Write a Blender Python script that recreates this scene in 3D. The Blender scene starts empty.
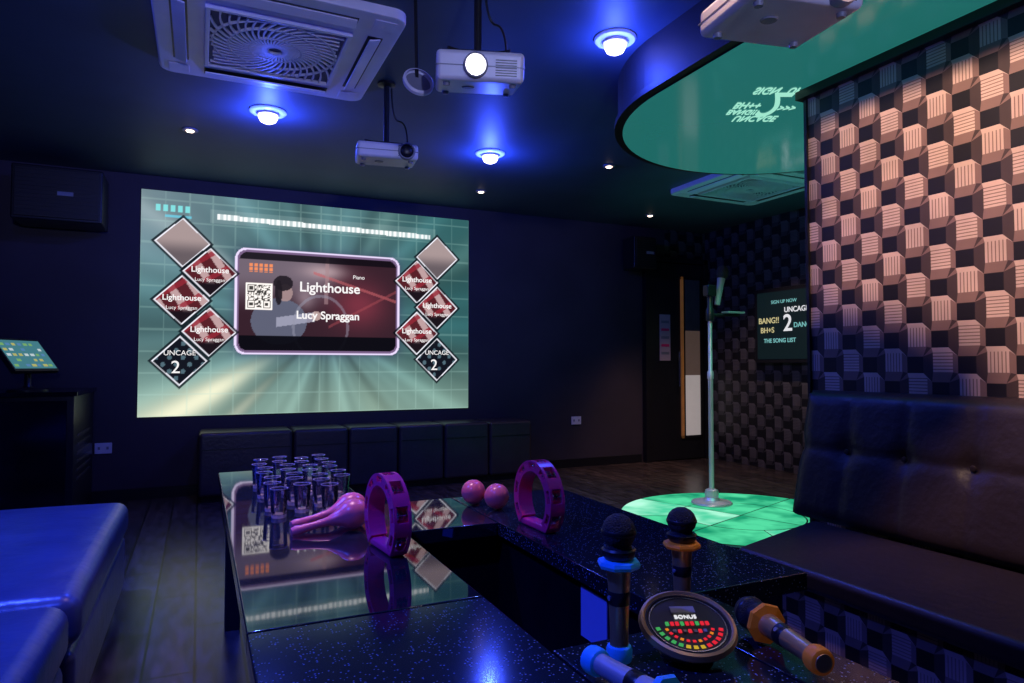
import bpy, bmesh, math, random
import numpy as np
from mathutils import Vector, Matrix
random.seed(7)
S = bpy.context.scene
try:
    S.view_settings.view_transform = 'Standard'
    S.view_settings.look = 'None'
except Exception: pass
COL = S.collection
T = Matrix.Translation
def R(a, ax): return Matrix.Rotation(math.radians(a), 4, ax)
I4 = Matrix.Identity(4)

# ---------------------------------------------------------------- materials
def lin(c): return tuple((x/12.92 if x <= .04045 else ((x+.055)/1.055)**2.4) for x in c)
def mat(name, col, rough=.5, metal=0, emi=None, es=0, ior=1.5, noise=0, nscale=8, bump=0, bscale=60, coat=0, trans=0, alpha=1):
    m = bpy.data.materials.new(name); m.use_nodes = True
    nt = m.node_tree; b = nt.nodes['Principled BSDF']
    b.inputs['Base Color'].default_value = (*col, 1)
    b.inputs['Roughness'].default_value = rough
    b.inputs['Metallic'].default_value = metal
    b.inputs['IOR'].default_value = ior
    b.inputs['Coat Weight'].default_value = coat
    b.inputs['Coat Roughness'].default_value = .04
    b.inputs['Transmission Weight'].default_value = trans
    if emi:
        b.inputs['Emission Color'].default_value = (*emi, 1)
        b.inputs['Emission Strength'].default_value = es
    tc = nt.nodes.new('ShaderNodeTexCoord')
    if noise:
        n = nt.nodes.new('ShaderNodeTexNoise'); n.inputs['Scale'].default_value = nscale
        n.inputs['Detail'].default_value = 4
        r = nt.nodes.new('ShaderNodeValToRGB')
        r.color_ramp.elements[0].position = .3; r.color_ramp.elements[1].position = .7
        r.color_ramp.elements[0].color = (*[c*(1-noise) for c in col], 1)
        r.color_ramp.elements[1].color = (*[min(1, c*(1+noise)) for c in col], 1)
        nt.links.new(tc.outputs['Object'], n.inputs['Vector'])
        nt.links.new(n.outputs['Fac'], r.inputs['Fac'])
        nt.links.new(r.outputs['Color'], b.inputs['Base Color'])
    if bump:
        n2 = nt.nodes.new('ShaderNodeTexNoise'); n2.inputs['Scale'].default_value = bscale
        n2.inputs['Detail'].default_value = 3
        bp = nt.nodes.new('ShaderNodeBump'); bp.inputs['Strength'].default_value = bump
        bp.inputs['Distance'].default_value = .01
        nt.links.new(tc.outputs['Object'], n2.inputs['Vector'])
        nt.links.new(n2.outputs['Fac'], bp.inputs['Height'])
        nt.links.new(bp.outputs['Normal'], b.inputs['Normal'])
    return m

def granite(name, rough, ior, amt):
    m = mat(name, (.008, .009, .014), rough, ior=ior)
    nt = m.node_tree; b = nt.nodes['Principled BSDF']
    tc = nt.nodes.new('ShaderNodeTexCoord')
    v = nt.nodes.new('ShaderNodeTexVoronoi'); v.inputs['Scale'].default_value = 190
    lt = nt.nodes.new('ShaderNodeMath'); lt.operation = 'LESS_THAN'; lt.inputs[1].default_value = .3
    sp = nt.nodes.new('ShaderNodeSeparateColor')
    gt = nt.nodes.new('ShaderNodeMath'); gt.operation = 'GREATER_THAN'; gt.inputs[1].default_value = 1-amt
    mu = nt.nodes.new('ShaderNodeMath'); mu.operation = 'MULTIPLY'
    mx = nt.nodes.new('ShaderNodeMix'); mx.data_type = 'RGBA'
    mx.inputs['A'].default_value = (.008, .012, .020, 1); mx.inputs['B'].default_value = (.20, .25, .36, 1)
    L = nt.links.new
    L(tc.outputs['Object'], v.inputs['Vector']); L(v.outputs['Distance'], lt.inputs[0])
    L(v.outputs['Color'], sp.inputs[0]); L(sp.outputs[0], gt.inputs[0])
    L(lt.outputs[0], mu.inputs[0]); L(gt.outputs[0], mu.inputs[1])
    L(mu.outputs[0], mx.inputs['Factor']); L(mx.outputs['Result'], b.inputs['Base Color'])
    return m

def floor_mat():
    m = mat('wood_plank_floor', (.04, .03, .03), .26)
    nt = m.node_tree; b = nt.nodes['Principled BSDF']; L = nt.links.new
    tc = nt.nodes.new('ShaderNodeTexCoord')
    mp = nt.nodes.new('ShaderNodeMapping'); mp.inputs['Rotation'].default_value = (0, 0, math.pi/2)
    br = nt.nodes.new('ShaderNodeTexBrick')
    br.inputs['Scale'].default_value = 1; br.inputs['Brick Width'].default_value = .9
    br.inputs['Row Height'].default_value = .17; br.inputs['Mortar Size'].default_value = .005
    br.inputs['Color1'].default_value = (.070, .052, .050, 1); br.inputs['Color2'].default_value = (.038, .029, .032, 1)
    br.inputs['Mortar'].default_value = (.003, .003, .004, 1)
    n = nt.nodes.new('ShaderNodeTexNoise'); n.inputs['Scale'].default_value = 6; n.inputs['Detail'].default_value = 8
    mp2 = nt.nodes.new('ShaderNodeMapping'); mp2.inputs['Scale'].default_value = (4, 1, 1)
    mx = nt.nodes.new('ShaderNodeMix'); mx.data_type = 'RGBA'; mx.blend_type = 'MULTIPLY'
    mx.inputs['Factor'].default_value = .9
    rp = nt.nodes.new('ShaderNodeValToRGB'); rp.color_ramp.elements[0].position = .35; rp.color_ramp.elements[1].position = .65
    rp.color_ramp.elements[0].color = (.35, .35, .35, 1); rp.color_ramp.elements[1].color = (1.3, 1.3, 1.3, 1)
    L(tc.outputs['Object'], mp.inputs['Vector']); L(mp.outputs[0], br.inputs['Vector'])
    L(tc.outputs['Object'], mp2.inputs['Vector']); L(mp2.outputs[0], n.inputs['Vector'])
    L(n.outputs['Fac'], rp.inputs['Fac']); L(br.outputs['Color'], mx.inputs['A']); L(rp.outputs['Color'], mx.inputs['B'])
    L(mx.outputs['Result'], b.inputs['Base Color'])
    return m

def vcol_mat(name, strength):
    m = bpy.data.materials.new(name); m.use_nodes = True
    nt = m.node_tree; nt.nodes.clear()
    o = nt.nodes.new('ShaderNodeOutputMaterial'); e = nt.nodes.new('ShaderNodeEmission')
    a = nt.nodes.new('ShaderNodeVertexColor'); a.layer_name = 'pic'
    e.inputs['Strength'].default_value = strength
    nt.links.new(a.outputs['Color'], e.inputs['Color']); nt.links.new(e.outputs[0], o.inputs[0])
    return m
def emit(name, col, s):
    m = bpy.data.materials.new(name); m.use_nodes = True
    nt = m.node_tree; nt.nodes.clear()
    o = nt.nodes.new('ShaderNodeOutputMaterial'); e = nt.nodes.new('ShaderNodeEmission')
    e.inputs['Color'].default_value = (*col, 1); e.inputs['Strength'].default_value = s
    nt.links.new(e.outputs[0], o.inputs[0]); return m
def emit_noise(name, c0, c1, s, scale):
    m = emit(name, c0, s); nt = m.node_tree
    e = [n for n in nt.nodes if n.type == 'EMISSION'][0]
    tc = nt.nodes.new('ShaderNodeTexCoord'); n = nt.nodes.new('ShaderNodeTexNoise'); n.inputs['Scale'].default_value = scale
    r = nt.nodes.new('ShaderNodeValToRGB'); r.color_ramp.elements[0].position = .35; r.color_ramp.elements[1].position = .65
    r.color_ramp.elements[0].color = (*c0, 1); r.color_ramp.elements[1].color = (*c1, 1)
    nt.links.new(tc.outputs['Object'], n.inputs['Vector']); nt.links.new(n.outputs['Fac'], r.inputs['Fac'])
    nt.links.new(r.outputs['Color'], e.inputs['Color']); return m
def glass_mat(name, trans, blend, mixd, dcol=(.7, .7, 1), rough=.1):
    m = bpy.data.materials.new(name); m.use_nodes = True
    nt = m.node_tree; nt.nodes.clear(); N = nt.nodes.new; L = nt.links.new
    o = N('ShaderNodeOutputMaterial'); tr = N('ShaderNodeBsdfTransparent'); tr.inputs[0].default_value = (trans, trans, trans*1.02, 1)
    gl = N('ShaderNodeBsdfGlossy'); gl.inputs['Roughness'].default_value = rough; gl.inputs['Color'].default_value = (.95, .95, 1, 1)
    df = N('ShaderNodeBsdfDiffuse'); df.inputs[0].default_value = (*dcol, 1)
    lw = N('ShaderNodeLayerWeight'); lw.inputs['Blend'].default_value = blend
    m1 = N('ShaderNodeMixShader'); m2 = N('ShaderNodeMixShader'); m2.inputs[0].default_value = mixd
    L(lw.outputs['Fresnel'], m1.inputs[0]); L(tr.outputs[0], m1.inputs[1]); L(gl.outputs[0], m1.inputs[2])
    L(m1.outputs[0], m2.inputs[1]); L(df.outputs[0], m2.inputs[2]); L(m2.outputs[0], o.inputs[0]); return m

M_ceil = mat('painted_ceiling', (.048, .078, .11), .55, noise=.15, nscale=2)
M_wall = mat('painted_wall_navy', (.045, .033, .045), .7, noise=.15, nscale=2, bump=.05)
M_dark = mat('dark_wall', (.02, .02, .03), .7, noise=.2)
M_floor = floor_mat()
M_trim = mat('black_trim', (.01, .01, .013), .4, noise=.1)
M_glass_top = mat('polished_black_stone', (.010, .014, .018), .03, ior=2.1, noise=.3, nscale=40)
M_granite = granite('speckled_granite', .13, 1.6, .28)
M_gloss_blk = mat('gloss_black_panel', (.006, .006, .009), .12, ior=1.6, noise=.2)
M_leather = mat('dark_leather', (.04, .032, .04), .36, bump=.25, bscale=35, noise=.15, nscale=6)
M_leather_b = mat('sofa_leather', (.055, .065, .12), .33, bump=.35, bscale=14, noise=.15, nscale=6)
M_leather_r = mat('bench_leather', (.022, .014, .016), .42, bump=.25, bscale=30, noise=.15, nscale=6)
M_white = mat('white_plastic', (.8, .77, .84), .35, noise=.04)
M_grey = mat('grey_plastic', (.25, .25, .3), .4, noise=.08)
M_blk = mat('black_plastic', (.012, .012, .015), .35, noise=.1)
M_chrome = mat('chrome', (.75, .75, .78), .15, metal=1, noise=.04)
M_steel = mat('brushed_silver', (.6, .6, .66), .4, metal=.5, noise=.08)
M_gold = mat('gold_metal', (.72, .46, .20), .34, metal=.7, noise=.1)
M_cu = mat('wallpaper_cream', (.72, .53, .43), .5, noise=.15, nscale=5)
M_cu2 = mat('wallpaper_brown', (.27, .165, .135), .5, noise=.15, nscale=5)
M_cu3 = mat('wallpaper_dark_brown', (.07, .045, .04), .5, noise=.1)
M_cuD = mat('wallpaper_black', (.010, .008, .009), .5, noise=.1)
M_dk1 = mat('dark_tile_light', (.12, .105, .11), .4, noise=.15)
M_dk2 = mat('dark_tile_mid', (.055, .05, .055), .4, noise=.15)
M_dk3 = mat('dark_tile_deep', (.008, .008, .01), .5, noise=.15)
M_fp1 = mat('panel_tile_light', (.55, .37, .34), .45, noise=.15)
M_fp2 = mat('panel_tile_mid', (.26, .17, .16), .45, noise=.15)
M_red = mat('red_plastic', (.95, .03, .20), .3, noise=.08)
M_pink = mat('maraca_wood', (.75, .15, .2), .3, noise=.1)
M_orange = mat('orange_rubber', (1, .30, .02), .4, noise=.05, emi=(1, .25, .02), es=.03)
M_cyan = mat('blue_rubber', (.03, .40, .90), .4, noise=.05, emi=(.02, .3, .9), es=.03)
M_foam = mat('mic_mesh_black', (.015, .015, .02), .6, bump=.8, bscale=400)
M_glass = glass_mat('clear_glass', .97, .35, .012, rough=.05)
M_glassrim = glass_mat('thick_glass', .85, .7, .30, (.85, .82, 1))
M_teal = mat('stretch_ceiling_teal', (.01, .13, .12), .10, emi=(.016, .155, .14), es=.85, ior=1.7, noise=.15, nscale=1.5)  # emission added in place of teal light falling on the panel
M_stg1 = emit_noise('stage_light_green', lin((.10, .58, .42)), lin((.32, .84, .62)), 1.1, 5)
M_stg2 = emit_noise('stage_light_mint', lin((.30, .80, .62)), lin((.70, .98, .86)), 1.1, 4)
M_reflection = emit('painted_reflection_mint', lin((.66, .95, .85)), .9)  # glow colour for the painted reflection on the ceiling panel
M_bulb = emit('blue_lamp_glow', (.45, .42, 1), 9)
M_warm = emit('warm_lamp_glow', (1, .75, .6), 6)
M_lens = emit('projector_lamp_glow', (1, .92, .85), 14)
M_txt = emit('screen_text_white', (1, .97, .97), 1.0)
M_txty = emit('screen_text_yellow', (.8, .7, .35), .7)
M_txtc = emit('screen_text_cyan', (.3, .8, .8), .6)
M_txtv = emit('tv_text_white', (.9, .9, .95), .85)
M_paper = mat('paper', (.6, .45, .5), .7, noise=.05)
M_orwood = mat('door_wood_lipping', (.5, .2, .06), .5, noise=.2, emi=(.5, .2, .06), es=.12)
M_corr = mat('corridor_glass_lit', (.3, .28, .27), .5, emi=(.75, .66, .64), es=.34, noise=.25, nscale=3)
M_corr2 = mat('corridor_glass_dim', (.12, .09, .08), .5, emi=(.5, .32, .25), es=.10, noise=.25, nscale=3)
M_label = mat('paper_label', (.3, .36, .8), .6, noise=.05)

# ---------------------------------------------------------------- helpers
def fin(name, bm, mats, parent=None, smooth=False, wn=False):
    me = bpy.data.meshes.new(name); bm.normal_update(); bm.to_mesh(me); bm.free()
    if not isinstance(mats, (list, tuple)): mats = [mats]
    for m in mats: me.materials.append(m)
    if smooth:
        for p in me.polygons: p.use_smooth = True
        try: me.set_sharp_from_angle(angle=math.radians(40))
        except Exception: pass
    o = bpy.data.objects.new(name, me); COL.objects.link(o)
    if wn:
        md = o.modifiers.new('weighted_normals', 'WEIGHTED_NORMAL'); md.keep_sharp = True; md.weight = 100
    if parent is not None:
        o.parent = parent; o.matrix_parent_inverse = T(-parent.location)
    return o
def group(name, loc=(0, 0, 0)):
    e = bpy.data.objects.new(name, None); e.empty_display_size = .1; e.location = loc
    COL.objects.link(e); return e
def box(name, x0, x1, y0, y1, z0, z1, m, parent=None, bevel=0, seg=2, M=I4):
    bm = bmesh.new(); bmesh.ops.create_cube(bm, size=1)
    bm.transform(T(((x0+x1)/2, (y0+y1)/2, (z0+z1)/2)) @ Matrix.Diagonal((x1-x0, y1-y0, z1-z0, 1)))
    if bevel: bmesh.ops.bevel(bm, geom=bm.edges[:], offset=bevel, segments=seg, affect='EDGES', profile=.5)
    bm.transform(M)
    return fin(name, bm, m, parent, smooth=bevel > 0, wn=bevel > 0)
def lathe(name, prof, m, parent=None, M=I4, seg=24, smooth=True, cap=True):
    bm = bmesh.new(); rings = []
    for r, z in prof:
        if r < 1e-6: rings.append([bm.verts.new((0, 0, z))])
        else: rings.append([bm.verts.new((r*math.cos(2*math.pi*k/seg), r*math.sin(2*math.pi*k/seg), z)) for k in range(seg)])
    for a, b in zip(rings, rings[1:]):
        for k in range(seg):
            k2 = (k+1) % seg
            f = [a[k], a[k2], b[k2], b[k]] if len(a) > 1 and len(b) > 1 else ([a[0], b[k2], b[k]] if len(a) == 1 and len(b) > 1 else ([a[k], a[k2], b[0]] if len(a) > 1 else None))
            if f: bm.faces.new(f)
    if cap and len(rings[0]) > 1: bm.faces.new(rings[0][::-1])
    if cap and len(rings[-1]) > 1: bm.faces.new(rings[-1])
    bm.transform(M); bmesh.ops.recalc_face_normals(bm, faces=bm.faces[:])
    return fin(name, bm, m, parent, smooth)
def zto(d):
    return Vector((0, 0, 1)).rotation_difference(Vector(d)).to_matrix().to_4x4()
def rod(name, p, q, r, m, parent=None, seg=12):
    p = Vector(p); q = Vector(q); L = (q-p).length
    return lathe(name, [(r, 0), (r, L)], m, parent, T(p) @ zto(q-p), seg)
def tube(name, pts, r, m, parent=None):
    c = bpy.data.curves.new(name, 'CURVE'); c.dimensions = '3D'; c.bevel_depth = r; c.bevel_resolution = 3
    s = c.splines.new('NURBS'); s.points.add(len(pts)-1)
    for i, p in enumerate(pts): s.points[i].co = (*p, 1)
    s.use_endpoint_u = True; s.order_u = 3
    c.materials.append(m); o = bpy.data.objects.new(name, c); COL.objects.link(o)
    if parent is not None: o.parent = parent; o.matrix_parent_inverse = T(-parent.location)
    return o
def text(name, s, loc, size, m, parent, rot=(90, 0, 0), bold=0, sc=(1, 1, 1)):
    c = bpy.data.curves.new(name, 'FONT'); c.body = s; c.size = size; c.align_x = 'CENTER'; c.align_y = 'CENTER'
    c.extrude = .001; c.offset = bold; c.materials.append(m)
    o = bpy.data.objects.new(name, c); COL.objects.link(o); o.location = loc; o.scale = sc
    o.rotation_euler = [math.radians(a) for a in rot]
    o.parent = parent; o.matrix_parent_inverse = T(-parent.location); return o
def light(name, kind, loc, energy, col, radius=.05, aim=None, angle=120, blend=.6):
    l = bpy.data.lights.new(name, kind); l.energy = energy; l.color = col
    if kind == 'AREA': l.size = radius
    else: l.shadow_soft_size = radius
    if kind == 'SPOT': l.spot_size = math.radians(angle); l.spot_blend = blend
    o = bpy.data.objects.new(name, l); COL.objects.link(o); o.location = loc
    if aim: o.rotation_euler = (Vector(aim)-Vector(loc)).to_track_quat('-Z', 'Y').to_euler()
    return o
def strip(bm, pts, w, z, mi=0):
    prev = None
    for i, p in enumerate(pts):
        a = Vector(pts[max(0, i-1)]); b = Vector(pts[min(len(pts)-1, i+1)]); d = (b-a).normalized()
        n = Vector((-d.y, d.x))*w/2
        q = [bm.verts.new((p[0]+n.x, p[1]+n.y, z)), bm.verts.new((p[0]-n.x, p[1]-n.y, z)),
             bm.verts.new((p[0]-n.x, p[1]-n.y, z+.012)), bm.verts.new((p[0]+n.x, p[1]+n.y, z+.012))]
        if prev:
            for k in range(4):
                f = bm.faces.new([prev[k], prev[(k+1) % 4], q[(k+1) % 4], q[k]]); f.material_index = mi
        prev = q

# ---------------------------------------------------------------- room shell
H = 2.68
box('floor', -2.0, 5.7, -2.6, 6.45, -.1, 0, M_floor)
box('ceiling', -2.0, 5.7, -2.6, 6.45, H, H+.1, M_ceil)
box('wall_back', -2.0, 5.7, 6.3, 6.45, 0, H, M_wall)
box('wall_left', -2.05, -1.9, -2.6, 6.3, 0, H, M_wall)
box('wall_right', 5.5, 5.7, -2.6, 6.3, 0, H, M_dark)
box('wall_front', -1.9, 5.5, -2.6, -2.5, 0, H, M_dark)
box('baseboard_back', -1.9, 4.55, 6.285, 6.3, 0, .09, M_trim)
box('wall_partition', 2.6, 3.0, -2.5, 2.25, 0, 2.4, M_dark)
box('trim_partition_end', 2.585, 3.01, 2.25, 2.265, 0, 2.4, M_trim)
box('trim_partition_top', 2.56, 3.03, 1.2, 2.29, 2.36, 2.4, M_trim)

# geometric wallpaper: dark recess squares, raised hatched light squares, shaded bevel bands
def pattern(name, O, U, V, W, Hh, P, mats, parent=None):
    O = Vector(O); U = Vector(U); V = Vector(V)
    bm = bmesh.new()
    def quad(pts, mi):
        pp = [(min(max(a, 0), W), min(max(b, 0), Hh)) for a, b in pts]
        ar = sum(pp[i][0]*pp[(i+1) % len(pp)][1]-pp[(i+1) % len(pp)][0]*pp[i][1] for i in range(len(pp)))
        if abs(ar) < 1e-7: return
        vs = [bm.verts.new(O+U*a+V*b) for a, b in pp]
        f = bm.faces.new(vs); f.material_index = mi
    D = .165*P; Lh = .19*P; e = .5*P-D
    for i in range(-1, int(W/P)+2):
        for j in range(-1, int(Hh/P)+2):
            for ox, oy in ((0, 0), (.5, .5)):
                cx = (i+ox)*P; cy = (j+oy)*P
                quad([(cx-D, cy-D), (cx+D, cy-D), (cx+D, cy+D), (cx-D, cy+D)], 3)
            for k, (ox, oy) in enumerate(((.5, 0), (0, .5))):
                cx = (i+ox)*P; cy = (j+oy)*P
                sk = .05*P; qx = cx+sk; qy = cy+sk
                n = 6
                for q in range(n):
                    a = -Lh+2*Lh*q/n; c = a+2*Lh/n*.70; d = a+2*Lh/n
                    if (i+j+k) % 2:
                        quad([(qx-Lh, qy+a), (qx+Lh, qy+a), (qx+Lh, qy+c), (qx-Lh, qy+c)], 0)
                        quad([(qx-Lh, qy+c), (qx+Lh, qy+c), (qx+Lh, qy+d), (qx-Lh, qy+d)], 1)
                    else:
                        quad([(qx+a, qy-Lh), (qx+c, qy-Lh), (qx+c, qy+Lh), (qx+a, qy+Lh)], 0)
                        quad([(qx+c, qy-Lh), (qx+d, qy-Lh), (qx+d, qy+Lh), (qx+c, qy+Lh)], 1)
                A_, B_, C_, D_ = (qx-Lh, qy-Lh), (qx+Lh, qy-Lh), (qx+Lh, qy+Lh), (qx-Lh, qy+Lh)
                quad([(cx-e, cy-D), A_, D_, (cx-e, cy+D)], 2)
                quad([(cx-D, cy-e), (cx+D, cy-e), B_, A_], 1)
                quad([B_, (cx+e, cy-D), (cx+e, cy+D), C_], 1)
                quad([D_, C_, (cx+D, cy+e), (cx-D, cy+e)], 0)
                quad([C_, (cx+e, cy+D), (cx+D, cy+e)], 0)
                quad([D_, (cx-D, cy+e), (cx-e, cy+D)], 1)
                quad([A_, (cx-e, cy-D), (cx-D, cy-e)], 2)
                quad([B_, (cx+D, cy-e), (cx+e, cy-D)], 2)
    bmesh.ops.recalc_face_normals(bm, faces=bm.faces[:])
    return fin(name, bm, mats, parent)
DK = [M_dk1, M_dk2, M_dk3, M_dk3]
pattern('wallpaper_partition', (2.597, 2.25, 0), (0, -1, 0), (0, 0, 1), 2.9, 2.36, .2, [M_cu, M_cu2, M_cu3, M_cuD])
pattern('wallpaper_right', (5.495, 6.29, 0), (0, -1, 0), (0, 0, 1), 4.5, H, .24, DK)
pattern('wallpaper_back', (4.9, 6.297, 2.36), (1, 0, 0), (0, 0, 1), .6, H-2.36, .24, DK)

# ---------------------------------------------------------------- dropped ceiling disc (stadium)
def stadium(cx, y0, y1, r, z, n=40):
    p = [(cx+r*math.cos(math.pi*k/n), y1+r*math.sin(math.pi*k/n), z) for k in range(n+1)]
    p += [(cx+r*math.cos(math.pi+math.pi*k/n), y0+r*math.sin(math.pi+math.pi*k/n), z) for k in range(n+1)]
    return p
def prism(name, ringlo, ringhi, mlo, mside, parent):
    bm = bmesh.new()
    a = [bm.verts.new(p) for p in ringlo]; b = [bm.verts.new(p) for p in ringhi]
    f = bm.faces.new(a[::-1]); f.material_index = 0
    f = bm.faces.new(b); f.material_index = 1
    for i in range(len(a)):
        j = (i+1) % len(a); f = bm.faces.new([a[i], a[j], b[j], b[i]]); f.material_index = 1
    bmesh.ops.recalc_face_normals(bm, faces=bm.faces[:])
    return fin(name, bm, [mlo, mside], parent)
g = group('dropped_ceiling_feature', (2.93, 2.0, H))
M_bulk = mat('bulkhead_paint', (.006, .007, .011), .6, noise=.1)
prism('bulkhead', stadium(2.93, .2, 2.58, .98, 2.42), stadium(2.93, .2, 2.58, .98, H), M_trim, M_bulk, g)
prism('rim', stadium(2.93, .2, 2.58, 1.0, 2.41), stadium(2.93, .2, 2.58, 1.0, 2.44), M_trim, M_bulk, g)
prism('stretch_panel', stadium(2.93, .2, 2.58, .955, 2.402), stadium(2.93, .2, 2.58, .955, 2.409), M_teal, M_trim, g)
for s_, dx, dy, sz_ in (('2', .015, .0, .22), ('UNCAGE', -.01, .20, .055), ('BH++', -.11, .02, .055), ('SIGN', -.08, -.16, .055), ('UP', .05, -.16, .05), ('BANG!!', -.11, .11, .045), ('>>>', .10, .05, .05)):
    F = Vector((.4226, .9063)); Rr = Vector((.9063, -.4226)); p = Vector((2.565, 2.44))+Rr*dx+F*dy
    text('painted_reflection_%d' % int(sz_*1000+abs(dx)*100), s_, (p.x, p.y, 2.400), sz_, M_reflection, g, (0, 0, -25), .001, (1, 2.0, 1))  # flipped glowing letters painted as the panel's reflection of the TV

# ---------------------------------------------------------------- projected picture
X0, X1, Z0, Z1 = -.456, 2.447, .67, 2.56
g = group('projection_screen', (1, 6.28, 1.6))
NU, NV = 420, 274
uu, vv = np.meshgrid(np.linspace(0, 1, NU), np.linspace(0, 1, NV))
asp = (X1-X0)/(Z1-Z0)
def sm(x, a, b):
    t = np.clip((x-a)/(b-a), 0, 1); return t*t*(3-2*t)
C = np.zeros((NV, NU, 3))
def mixc(C, col, a):
    return C*(1-a[..., None])+np.array(col)*a[..., None]
C[:] = (.30, .44, .46)
C = mixc(C, (.16, .33, .34), sm(uu, .55, 1.0)*.9)
C = mixc(C, (.50, .60, .55), sm(1-vv, .55, 1.0)*.8)
C = mixc(C, (.50, .57, .62), (1-sm(uu, 0, .4))*sm(vv, .5, .9)*.7)
px = (uu-.52)*asp; py = vv-.42
ang = np.arctan2(py, px); rad = np.hypot(px, py)
st = .5+.22*np.sin(ang*9+1)+.10*np.sin(ang*23+2)+.05*np.sin(ang*41)
C = C*(0.70+.56*st[..., None])
def ray(C, a0, w, col, s):
    d = np.abs((ang-a0+np.pi) % (2*np.pi)-np.pi)
    return mixc(C, col, np.exp(-(d/w)**2)*s*sm(rad, .2, .6))
C = ray(C, math.radians(-148), .10, (.97, .95, .82), .85)
C = ray(C, math.radians(-134), .05, (.85, .85, .75), .5)
C = ray(C, math.radians(-60), .15, (.62, .72, .64), .6)
C = ray(C, math.radians(-90), .2, (.58, .67, .60), .5)
C = ray(C, math.radians(148), .06, (.72, .8, .82), .5)
C = ray(C, math.radians(62), .08, (.45, .6, .58), .4)
C = ray(C, math.radians(28), .10, (.5, .66, .62), .3)
gx = np.abs(((uu*16) % 1)-.5) > .47; gy = np.abs(((vv*10.4) % 1)-.5) > .46
C = mixc(C, (.66, .80, .76), (gx | gy)*.22)
tv0 = .885-(uu-.2)*.02
tk = (np.abs(vv-tv0-.02) < .012) & (uu > .2) & (uu < .86)
C = mixc(C, (.97, .98, .98), tk*(.80+.20*np.sign(np.sin(uu*410)+.6*np.sin(uu*257))))
C = mixc(C, (.85, .9, .88), ((np.abs(vv-.905) < .03) & (uu > .18) & (uu < .88))*.15)
lg = (np.abs(vv-.925) < .016) & (uu > .03) & (uu < .13) & (np.sin(uu*330) > -.5)
C = mixc(C, (.5, .9, .9), lg*.8)
lg = (np.abs(vv-.89) < .006) & (uu > .06) & (uu < .13)
C = mixc(C, (.4, .8, .9), lg*.7)
def rrect(u0, u1, v0, v1, r):
    cx, cy = (u0+u1)/2, (v0+v1)/2
    dx = np.abs(uu-cx)*asp-((u1-u0)/2*asp-r); dy = np.abs(vv-cy)-((v1-v0)/2-r)
    return np.hypot(np.maximum(dx, 0), np.maximum(dy, 0))+np.minimum(np.maximum(dx, dy), 0)-r
d = rrect(.25, .755, .275, .772, .05)
C = mixc(C, (.20, .25, .35), np.exp(-np.maximum(d, 0)/.02)*.5)
C = mixc(C, (.88, .82, .95), (d < 0)*1.)
C = mixc(C, (.45, .36, .50), (d < -.010)*1.)
d2 = rrect(.262, .743, .295, .752, .035)
inn = d2 < 0
a = (uu-.262)/(.743-.262); b = (vv-.295)/(.752-.295)
P = np.zeros_like(C); P[:] = (.20, .12, .16)
P = mixc(P, (.42, .37, .42), sm(b, .35, .8)*(1-sm(a, .45, .7)))
P = mixc(P, (.50, .20, .26), np.exp(-((a-.75)/.18)**2-((b-.5)/.25)**2)*.8)
P = mixc(P, (.72, .62, .64), np.exp(-((a-.52)/.14)**2-((b-.84)/.08)**2)*.8)
P = mixc(P, (.72, .36, .38), (np.abs(b-(.80-.5*(a-.5))) < .015)*(a > .45)*.6)
P = mixc(P, (.60, .27, .30), (np.abs(b-(.30+.9*(a-.6))) < .015)*(a > .55)*.5)
P = mixc(P, (.62, .50, .52), (np.abs(a-.52-.02*b) < .012)*(b > .5)*.6)
P = mixc(P, (.70, .62, .66), np.exp(-((a-.40)/.06)**2-((b-.55)/.12)**2)*.5)
P = mixc(P, (.36, .38, .46), (((a-.24)/.17)**2+((b-.30)/.24)**2 < 1)*.9)
P = mixc(P, (.62, .52, .52), (((a-.275)/.045)**2+((b-.60)/.09)**2 < 1)*.9)
P = mixc(P, (.12, .10, .13), (((a-.262)/.06)**2+((b-.70)/.08)**2 < 1)*.9)
P = mixc(P, (.12, .10, .13), (((a-.235)/.022)**2+((b-.60)/.13)**2 < 1)*.9)
P = mixc(P, (.62, .62, .70), (np.abs(b-(.30+.28*(a-.25))) < .05)*(a > .22)*(a < .46)*.8)
P = mixc(P, (.78, .68, .66), (((a-.47)/.03)**2+((b-.37)/.05)**2 < 1)*.8)
P = mixc(P, (.55, .55, .62), (np.abs(np.hypot((a-.5)*1.9, b-.25)-.33) < .015)*.5)
P = mixc(P, (.04, .04, .07), (b < .15)*.95)
P = mixc(P, (.05, .04, .07), (b > .93)*.8)
C = np.where(inn[..., None], P, C)
rs = np.random.RandomState(3)
q = rs.rand(21, 21) > .5
for (r0, c0) in ((0, 0), (0, 14), (14, 0)):
    q[r0:r0+7, c0:c0+7] = True; q[r0+1:r0+6, c0+1:c0+6] = False; q[r0+2:r0+5, c0+2:c0+5] = True
qa = (a-.04)/.155; qb = (b-.42)/.27
iq = (qa >= 0) & (qa < 1) & (qb >= 0) & (qb < 1)
qi = np.clip(((qa*1.1-.05)*21).astype(int), 0, 20); qj = np.clip(((qb*1.1-.05)*21).astype(int), 0, 20)
edge = (qa < .05) | (qa > .95) | (qb < .05) | (qb > .95)
qv = np.where(q[qj, qi] & ~edge, .25, .98)
C = np.where((inn & iq)[..., None], qv[..., None]*np.array((1, .97, .95)), C)
logo = inn & (b > .80) & (b < .90) & (a > .05) & (a < .20) & (np.sin(a*210) > -.2) & (np.sin(b*160) > -.7)
C = mixc(C, (.95, .55, .35), logo*.9)
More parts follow.
